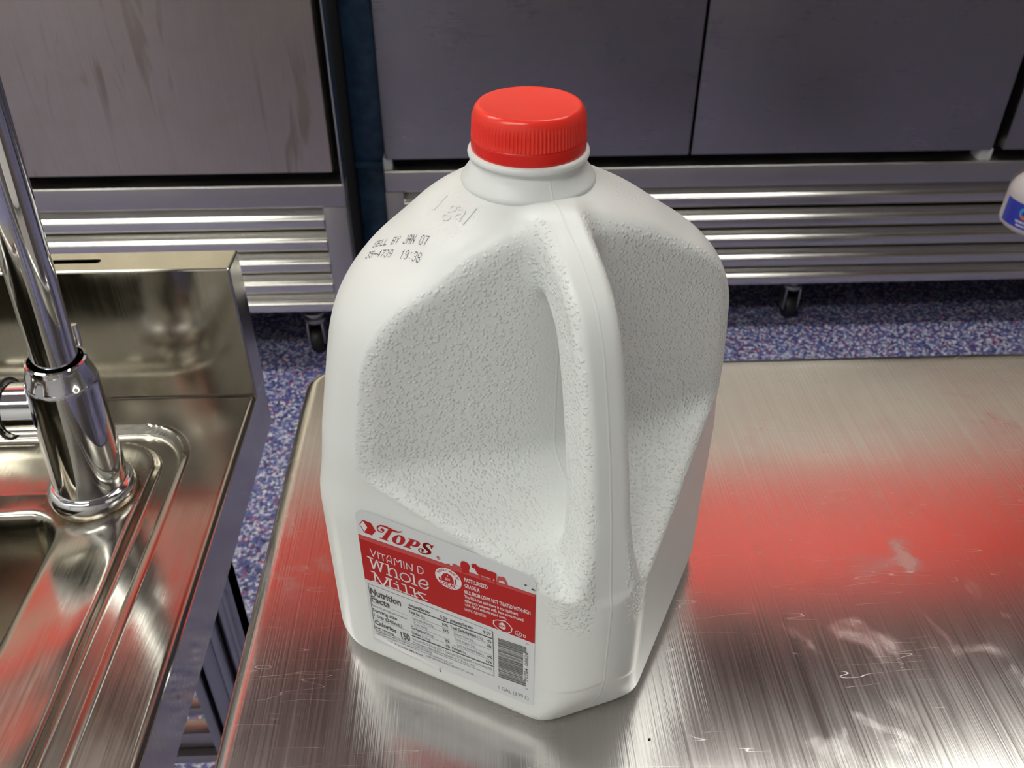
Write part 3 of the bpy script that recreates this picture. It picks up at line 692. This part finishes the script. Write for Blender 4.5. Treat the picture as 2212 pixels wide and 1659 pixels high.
def typeset(name, lines, off, m, parent):
    bm = bmesh.new()
    for ln in lines:
        P_, F_ = text_polys(*ln)
        vs = [bm.verts.new(lp(a, b, off)) for a, b in P_]
        for f_ in F_:
            try: bm.faces.new([vs[i] for i in f_])
            except ValueError: pass
    if sum(f.normal.x for f in bm.faces) > 0: pass
    bm.normal_update()
    if sum(f.normal.x for f in bm.faces) > 0: bmesh.ops.reverse_faces(bm, faces=list(bm.faces))
    return finish(name, bm, m, parent)
typeset('band_small_print', [
 ('PASTEURIZED', 49.8, 83.5, 60.3, 84.0, 2.3, .02), ('GRADE A', 49.8, 79.9, 56.6, 80.2, 2.3, .02), ('MILK FROM COWS NOT TREATED WITH rBGH', 49.7, 76.1, 78.9, 78.2, 2.2, .02),
 ('The FDA has said there is no significant', 49.5, 73.2, 73.5, 74.7, 1.8, .015), ('difference between milk from cows treated', 49.5, 70.6, 75.9, 72.3, 1.8, .015), ('with rBGH and untreated cows.', 49.5, 68.2, 68.4, 69.4, 1.8, .015),
 ('HOMOGENIZED', 49.4, 65.0, 59.2, 65.7, 1.7, 0)], .24, M_lab_ink_w, lab)
def ring(cx, cz, r, rz, w, n=40):
    return stroke([(cx + r * math.cos(2 * math.pi * k / n), cz + rz * math.sin(2 * math.pi * k / n)) for k in range(n + 1)], w)
dropo = [(67.9, 67.4), (69.7, 66.0), (70.9, 64.3), (70.6, 62.0), (69.0, 60.4), (66.6, 59.9), (64.3, 60.8), (62.5, 62.6), (62.6, 64.8), (64.2, 66.1), (66.3, 66.7), (67.9, 67.4)]
lmesh('seal_outline', stroke(dropo, .45) + [smoothpts([(66.9, 66.0), (68.4, 63.6), (67.8, 61.9), (66.4, 61.5), (65.0, 62.2), (64.8, 63.9), (65.8, 65.2)], 1)], .24, M_lab_ink_w, lab)
typeset('seal_word', [('REAL', 64.7, 63.3, 68.6, 63.7, 1.2, .03)], .28, M_lab_red, lab)
lmesh('kosher_ring', ring(73.8, 62.6, 1.45, 1.5, .32), .24, M_lab_ink_w, lab)
typeset('kosher_letters', [('U', 73.1, 62.5, 74.5, 62.7, 1.7, .02), ('D', 75.9, 62.4, 77.2, 62.6, 1.7, .03)], .24, M_lab_ink_w, lab)
md_ = lmesh('farm_medallion', [circ(42.4, 80.3, 6.1, 6.0)], .24, M_lab_ink_w, lab)
lmesh('medallion_barn', [[(39.2, 77.9), (39.2, 80.4), (40.2, 82.4), (42.1, 83.5), (44.0, 82.6), (44.9, 80.6), (44.9, 78.1)], rect(45.5, 46.1, 78.3, 81.4), [(37.9, 77.9), (37.9, 79.4), (38.6, 79.6), (38.9, 77.9)]] + stroke([(37.2, 77.7), (47.4, 78.1)], .22), .28, M_lab_red, lab)
lmesh('medallion_barn_window', stroke([(41.2, 79.2), (43.0, 79.3), (43.0, 80.4), (41.2, 80.3), (41.2, 79.2), (43.0, 80.4)], .18) + [circ(42.1, 81.9, .3, n=10)], .31, M_lab_ink_w, lab)
arc = []
word = 'PROUDLY MADE BY'
for i, ch in enumerate(word):
    if ch == ' ': continue
    a = R(158 - i * (136 / (len(word) - 1))); cx, cz = 42.4 + 4.9 * math.cos(a), 80.3 + 4.8 * math.sin(a)
    t = a - math.pi / 2; arc.append((ch, cx - .38 * math.cos(t), cz - .38 * math.sin(t), cx + .38 * math.cos(t), cz + .38 * math.sin(t), 1.3, .02))
typeset('medallion_lettering', arc + [('LOCAL', 38.6, 76.5, 45.8, 76.8, 1.7, .04), ('COWS', 40.4, 74.95, 44.4, 75.1, 1.0, .02)], .28, M_lab_red, lab)
# nutrition panel
B = .20
ln = stroke([(1.4, 57.0), (62.1, 57.5)], .22) + stroke([(1.4, 57.0), (1.5, 18.5 + 7.6)], .28) + stroke([(62.1, 57.5), (62.3, 27.2)], .34) + stroke([(1.5, 26.1), (62.3, 27.2)], .22)
for a, b in (((1.7, 45.3), (20.6, 45.5)), ((1.9, 33.9), (20.7, 34.7)), ((21.4, 46.9), (40.8, 47.3)), ((23.0, 43.4), (40.8, 43.8)), ((21.5, 39.9), (41, 40.1)), ((21.5, 36.3), (41, 36.5)), ((41.9, 47.8), (61.4, 48.2)), ((43, 44.3), (61.4, 44.6)), ((44.5, 40.7), (61.4, 41.2)), ((42, 37.2), (61.4, 37.7))): ln += stroke([a, b], .14)
ln += stroke([(21.4, 51.2), (40.8, 51.7)], .75) + stroke([(41.9, 52.0), (61.4, 52.6)], .75) + stroke([(21.8, 32.4), (41.0, 32.9)], .75) + stroke([(42.2, 33.1), (61.6, 33.8)], .75)
lmesh('nutrition_rules', ln, B, M_lab_black, lab)
typeset('nutrition_bold_print', [('Nutrition', 1.9, 52.6, 17.6, 52.3, 4.2, .035), ('Facts', 1.9, 47.9, 11.5, 47.6, 3.7, .03), ('Serving size', 1.7, 39.9, 14.6, 39.9, 2.1, .025), ('1 cup (240mL)', 2.0, 36.6, 16.9, 36.0, 2.1, .025),
 ('Calories', 2.0, 31.5, 13.4, 31.0, 2.9, .03), ('per serving', 2.0, 27.9, 11.7, 27.6, 1.5, .015), ('150', 15.6, 29.4, 20.3, 29.8, 4.6, .045),
 ('Amount/Serving', 21.4, 53.3, 32.3, 53.7, 1.9, .03), ('% DV', 37.0, 53.6, 40.6, 53.8, 1.9, .03), ('Amount/Serving', 41.8, 54.0, 53.0, 54.6, 1.9, .03), ('% DV', 57.6, 54.9, 61.2, 55.1, 1.9, .03),
 ('Total Fat', 21.4, 48.9, 26.8, 49.0, 1.9, .03), ('Cholesterol', 21.5, 38.2, 29.0, 38.2, 1.8, .02), ('Sodium', 21.6, 34.7, 26.3, 34.7, 1.8, .02), ('Total Carbohydrate', 41.8, 49.6, 54.2, 50.0, 1.9, .03), ('Protein', 42.0, 35.3, 46.8, 35.5, 1.8, .03),
 ('10%', 37.9, 49.2, 40.7, 49.3, 1.7, .03), ('23%', 37.9, 45.6, 40.8, 45.8, 1.7, .03), ('8%', 38.9, 38.5, 41.0, 38.7, 1.7, .03), ('5%', 38.9, 34.9, 41.0, 35.0, 1.7, .03), ('4%', 59.3, 50.0, 61.4, 50.2, 1.7, .03), ('0%', 59.2, 46.5, 61.4, 46.6, 1.7, .03), ('0%', 59.3, 39.3, 61.5, 39.5, 1.7, .03), ('16%', 58.6, 35.8, 61.5, 36.0, 1.7, .03)], B, M_lab_black, lab)
typeset('nutrition_fine_print', [('About 16 servings per container', 1.7, 43.0, 20.0, 43.0, 1.6, 0), ('8g', 27.4, 48.8, 29.4, 48.9, 1.7, 0), ('Saturated Fat 4.5g', 22.9, 45.2, 33.3, 45.2, 1.7, 0), ('Trans Fat 0g', 23.2, 41.6, 30.0, 41.7, 1.7, 0), ('25mg', 29.5, 38.1, 32.9, 38.1, 1.7, 0), ('115mg', 27.0, 34.6, 31.0, 34.6, 1.7, 0),
 ('12g', 54.9, 49.9, 57.6, 50.0, 1.7, 0), ('Dietary Fiber 0g', 43.4, 46.0, 52.6, 46.3, 1.7, 0), ('Total Sugars 12g', 43.7, 42.5, 53.3, 42.6, 1.7, 0), ('Incl. 0g Added Sugars', 44.8, 38.9, 57.5, 39.4, 1.7, 0), ('8g', 47.3, 35.4, 48.9, 35.5, 1.7, 0),
 ('Vitamin D 2.5mcg 15% \u2022 Calcium 270mg 20% \u2022 Iron 0mg 0%', 21.7, 30.1, 61.5, 31.4, 1.7, 0), ('Potassium 320mg 8% \u2022 Vitamin A 110mcg 10%', 21.9, 27.9, 52.9, 28.7, 1.5, 0),
 ('INGREDIENTS: MILK, VITAMIN D3. CONTAINS: MILK', 2.0, 24.9, 31.5, 25.3, 1.1, .01), ('DISTRIBUTED BY: TOPS MARKETS, LLC, WILLIAMSVILLE, NY', 2.2, 23.2, 42.0, 23.8, 1.0, .01), ('KEEP REFRIGERATED. READY TO DRINK.', 28.1, 21.6, 52.5, 22.2, 1.1, .01),
 ('|TOPS Friendly Markets', 5.2, 20.4, 26.5, 20.8, 1.3, .02), ('1 GAL (3.79 L)', 64.4, 20.6, 78.8, 21.4, 2.4, .01)], B, M_lab_grey, lab)
# bar code: bars run across s, stacked in z
random.seed(7); bars = []; zz = 54.6
wds = [(.9, 0), (.35, .5), (.6, .25), (1.0, .3), (.5, .2), (.8, .3), (.35, .25), (.7, .35), (1.3, .2), (.4, .35)]
slope = (55.9 - 54.8) / 13.0
while zz > 29.0:
    wd = random.choice([.28, .28, .5, .75, .95]); gp = random.choice([.2, .24, .3, .45])
    end = 76.0 if 33 < zz < 51.5 else 77.4
    bars.append([(64.5, zz), (end, zz + slope * (end - 64.5)), (end, zz + slope * (end - 64.5) - wd), (64.5, zz - wd)]); zz -= wd + gp
lmesh('bar_code', bars, B, M_lab_black, lab)
typeset('bar_code_digits', [('70784', 77.6, 33.0, 77.5, 41.6, 1.7, .01), ('00626', 77.5, 43.6, 77.4, 52.4, 1.7, .01), ('0', 77.7, 57.6, 77.7, 58.6, 1.4, 0), ('0', 77.8, 27.2, 77.8, 28.2, 1.4, 0)], B, M_lab_black, lab)
# lifted, curling lower-left edge of the label film
bm = bmesh.new(); prev = None
for k in range(25):
    s = .8 + 34 * k / 24; zc_ = 21.0 - 4.6 * (k / 24) ** 1.1; lift = .9 * math.sin(math.pi * min(1, k / 24 * 1.15 + .02)) ** .6 if k < 21 else .25
    row = [bm.verts.new(lp(s, zc_ + .9, .12)), bm.verts.new(lp(s, zc_ - .2, .12 + lift)), bm.verts.new(lp(s, zc_ - 1.6, .14 + lift * .9)), bm.verts.new(lp(s, zc_ - 2.4, .2))]
    if prev:
        for q in range(3): bm.faces.new((prev[q], row[q], row[q + 1], prev[q + 1]))
    prev = row
fix_normals(bm); finish('label_curl', bm, M_lab_ink_w, lab, smooth=180)
lmesh('black_dot', [circ(34.9, 14.2, .55, .5, 9)], .12, M_lab_black, lab)  # small black dot just below the label

# ---- writing on the curved shoulder, dropped on to the surface
def on_shoulder(px, py, off):
    # px,py: jug-local plan position in mm; straight drop on to the shoulder
    h = bvh.ray_cast(Vector((px * mm, py * mm, .28)), Vector((0, 0, -1)))
    return h[0] + h[1] * off * mm
def shoulder_print(name, strokes2d, O, ux, uy, off, m, w, parent, raise_=0):
    """strokes2d in mm; O plan origin, ux/uy plan direction vectors per mm of text x / y"""
    bm = bmesh.new()
    for p in strokes2d:
        vs = []
        for a, b in p: vs.append(bm.verts.new(on_shoulder(O[0] + ux[0] * a + uy[0] * b, O[1] + ux[1] * a + uy[1] * b, off)))
        try: bm.faces.new(vs)
        except ValueError: pass
    bm.normal_update()
    for f_ in bm.faces:
        if f_.normal.z < 0: f_.normal_flip()
    return finish(name, bm, m, parent)
FONT = {'S': ['01111', '10000', '10000', '01110', '00001', '00001', '11110'], 'E': ['11111', '10000', '10000', '11110', '10000', '10000', '11111'], 'L': ['10000'] * 6 + ['11111'], 'B': ['11110', '10001', '10001', '11110', '10001', '10001', '11110'],
 'Y': ['10001', '10001', '01010', '00100', '00100', '00100', '00100'], 'J': ['00001', '00001', '00001', '00001', '00001', '10001', '01110'], 'A': ['01110', '10001', '10001', '11111', '10001', '10001', '10001'], 'N': ['10001', '11001', '11001', '10101', '10011', '10011', '10001'],
 '0': ['01110', '10001', '10001', '10001', '10001', '10001', '01110'], '7': ['11111', '00001', '00010', '00010', '00100', '00100', '00100'], '3': ['01110', '10001', '00001', '00110', '00001', '10001', '01110'], '5': ['11111', '10000', '11110', '00001', '00001', '10001', '01110'],
 '-': ['00000', '00000', '00000', '11111', '00000', '00000', '00000'], '4': ['00010', '00110', '01010', '10010', '11111', '00010', '00010'], '9': ['01110', '10001', '10001', '01111', '00001', '00001', '01110'], '1': ['00100', '01100', '00100', '00100', '00100', '00100', '00100'],
 ':': ['00000', '00100', '00000', '00000', '00000', '00100', '00000'], '8': ['01110', '10001', '10001', '01110', '10001', '10001', '01110'], ' ': ['00000'] * 7}
def dots(txt, x0, y0, x1, rowh):
    n = len(txt); adv = (x1 - x0) / n; dx = adv / 6.2; out_ = []
    for i, ch in enumerate(txt):
        for r_, row in enumerate(FONT[ch]):
            for c_, b in enumerate(row):
                if b == '1':
                    cx = x0 + i * adv + c_ * dx; cy = y0 - r_ * rowh
                    out_.append([(cx - dx * .42, cy - rowh * .36), (cx + dx * .42, cy - rowh * .36), (cx + dx * .42, cy + rowh * .36), (cx - dx * .42, cy + rowh * .36)])
    return out_
CODE = dict(O=(-35.4, 51.8), ux=(-.307, -.953), uy=(1.0, -.03))
dl = dots('SELL BY JAN 07', 0, 8.1, 32, .46) + dots('35-4739  19:38', 0, 2.8, 32, .46)
shoulder_print('date_code', dl, CODE['O'], CODE['ux'], CODE['uy'], .12, M_code_ink, 0, jug)['label'] = 'dark dotted sell-by date and time code'

# embossed volume mark beside the neck
def emboss(txt, O, ux, uy, h, wtot):
    P_, F_ = text_polys(txt, 0, 0, wtot, 0, h, .0)
    bm = bmesh.new()
    top_ = [bm.verts.new(on_shoulder(O[0] + ux[0] * a + uy[0] * b, O[1] + ux[1] * a + uy[1] * b, .35)) for a, b in P_]
    bot = [bm.verts.new(on_shoulder(O[0] + ux[0] * a + uy[0] * b, O[1] + ux[1] * a + uy[1] * b, -.2)) for a, b in P_]
    from collections import Counter
    ec = Counter()
    for f_ in F_:
        for a, b in zip(f_, f_[1:] + f_[:1]): ec[(min(a, b), max(a, b))] += 1
    for f_ in F_:
        try: bm.faces.new([top_[i] for i in f_])
        except ValueError: pass
    for (a, b), c_ in ec.items():
        if c_ == 1: bm.faces.new((top_[a], top_[b], bot[b], bot[a]))
    fix_normals(bm); return bm
EMB = dict(O=(-22.3, 25.5), ux=(-.436, -.899), uy=(.935, -.355))
finish('volume_mark', emboss('1 gal', EMB['O'], EMB['ux'], EMB['uy'], 6.5, 19), M_jug, jug)['label'] = 'embossed raised gallon mark beside the neck'

# ------------------------------------------------------------------ bottle at the right edge, on a pedestal stand
M_bot_blue = flat('bottle_label_blue', (.035, .05, .42), .35)
M_bot_clear = flat('bottle_grey_plastic', (.58, .53, .53), .3)
M_bot_cyan = flat('bottle_logo_cyan', (.05, .35, .62), .4); M_bot_or = flat('bottle_logo_orange', (.75, .16, .06), .4)
st_ = empty('pedestal_stand', (.962, 1.0, 0)); tag(st_, 'round steel pedestal stand right of the frame, under the blue-labelled bottle', 'stand')
bm = bmesh.new(); add_lathe(bm, [(.246, .708), (.25, .711), (.25, .715), (.247, .717)], 96); finish('stand_top', bm, M_steel_frame, st_, smooth=40)
bm = bmesh.new(); add_lathe(bm, [(.02, .02), (.02, .70), (.06, .7078)], 32, Matrix.Translation((.16, 0, 0))); finish('post', bm, M_leg, st_, smooth=40)
bm = bmesh.new(); add_lathe(bm, [(.13, 0), (.13, .012), (.10, .020), (.02, .024)], 48, Matrix.Translation((.16, 0, 0))); finish('foot', bm, M_leg, st_, smooth=40)
bt = empty('bottle', (.722, 1.0, .717)); tag(bt, 'grey plastic bottle with blue label standing at the right edge of the view', 'bottle')
RB = .050
bm = bmesh.new(); add_lathe(bm, [(.030, 0), (.046, .0005), (.0488, .003), (RB, .007), (RB, .040), (.0488, .047), (.0455, .0545), (.0395, .0615), (.031, .0672), (.021, .0705), (.018, .072), (.018, .084)], 96); finish('body', bm, M_bot_clear, bt, smooth=60)
BA = R(172)
def on_bottle(a, l, r): return Vector((r * math.cos(a), r * math.sin(a), l))
bm = bmesh.new()
g = [[bm.verts.new(on_bottle(BA + R(140) * i / 48, l, RB + .0003)) for l in (.0085, .0400)] for i in range(49)]
for i in range(48): bm.faces.new((g[i][0], g[i + 1][0], g[i + 1][1], g[i][1]))
bl = finish('label', bm, M_bot_blue, bt, smooth=180); bl['label'] = 'blue printed label'
def bottle_print(name, polys, m, r):
    bm = bmesh.new()
    for p in polys: bm.faces.new([bm.verts.new(on_bottle(BA + a / RB, l, r)) for a, l in p])
    return finish(name, bm, m, bl)
def swirl(ca, cl, r): return [(ca + r * math.cos(t), cl + r * math.sin(t)) for t in [2 * math.pi * i / 24 for i in range(24)]]
bottle_print('logo', [swirl(.034, .0290, .0075)], M_bot_cyan, RB + .0006)
bottle_print('logo_centre', [swirl(.035, .0280, .0050)], M_bot_blue, RB + .0008)
bottle_print('logo_flame', [[(.0285, .0255), (.0325, .0205), (.0375, .0225), (.0340, .0255), (.0310, .0265)]], M_bot_or, RB + .0010)
bm = bmesh.new()
for txt, a0, l0, wd_, h_ in (('WWW.AQUA', .0240, .0170, .040, 3.2), ('SINCE 1990', .0265, .0125, .036, 2.3)):
    P_, F_ = text_polys(txt[:6] if txt[0] == 'W' else txt[:5], 0, 0, (26 if txt[0] == 'W' else 16), 0, h_, .04)
    vs = [bm.verts.new(on_bottle(BA + (a0 + a * mm) / RB, l0 + b * mm, RB + .0006)) for a, b in P_]
    for f_ in F_:
        try: bm.faces.new([vs[i] for i in f_])
        except ValueError: pass
finish('label_text', bm, M_lab_ink_w, bl)
bm = bmesh.new(); add_lathe(bm, [(.0195, .0842), (.0195, .102), (.018, .104)], 40); finish('cap', bm, M_white_plastic, bt, smooth=40)
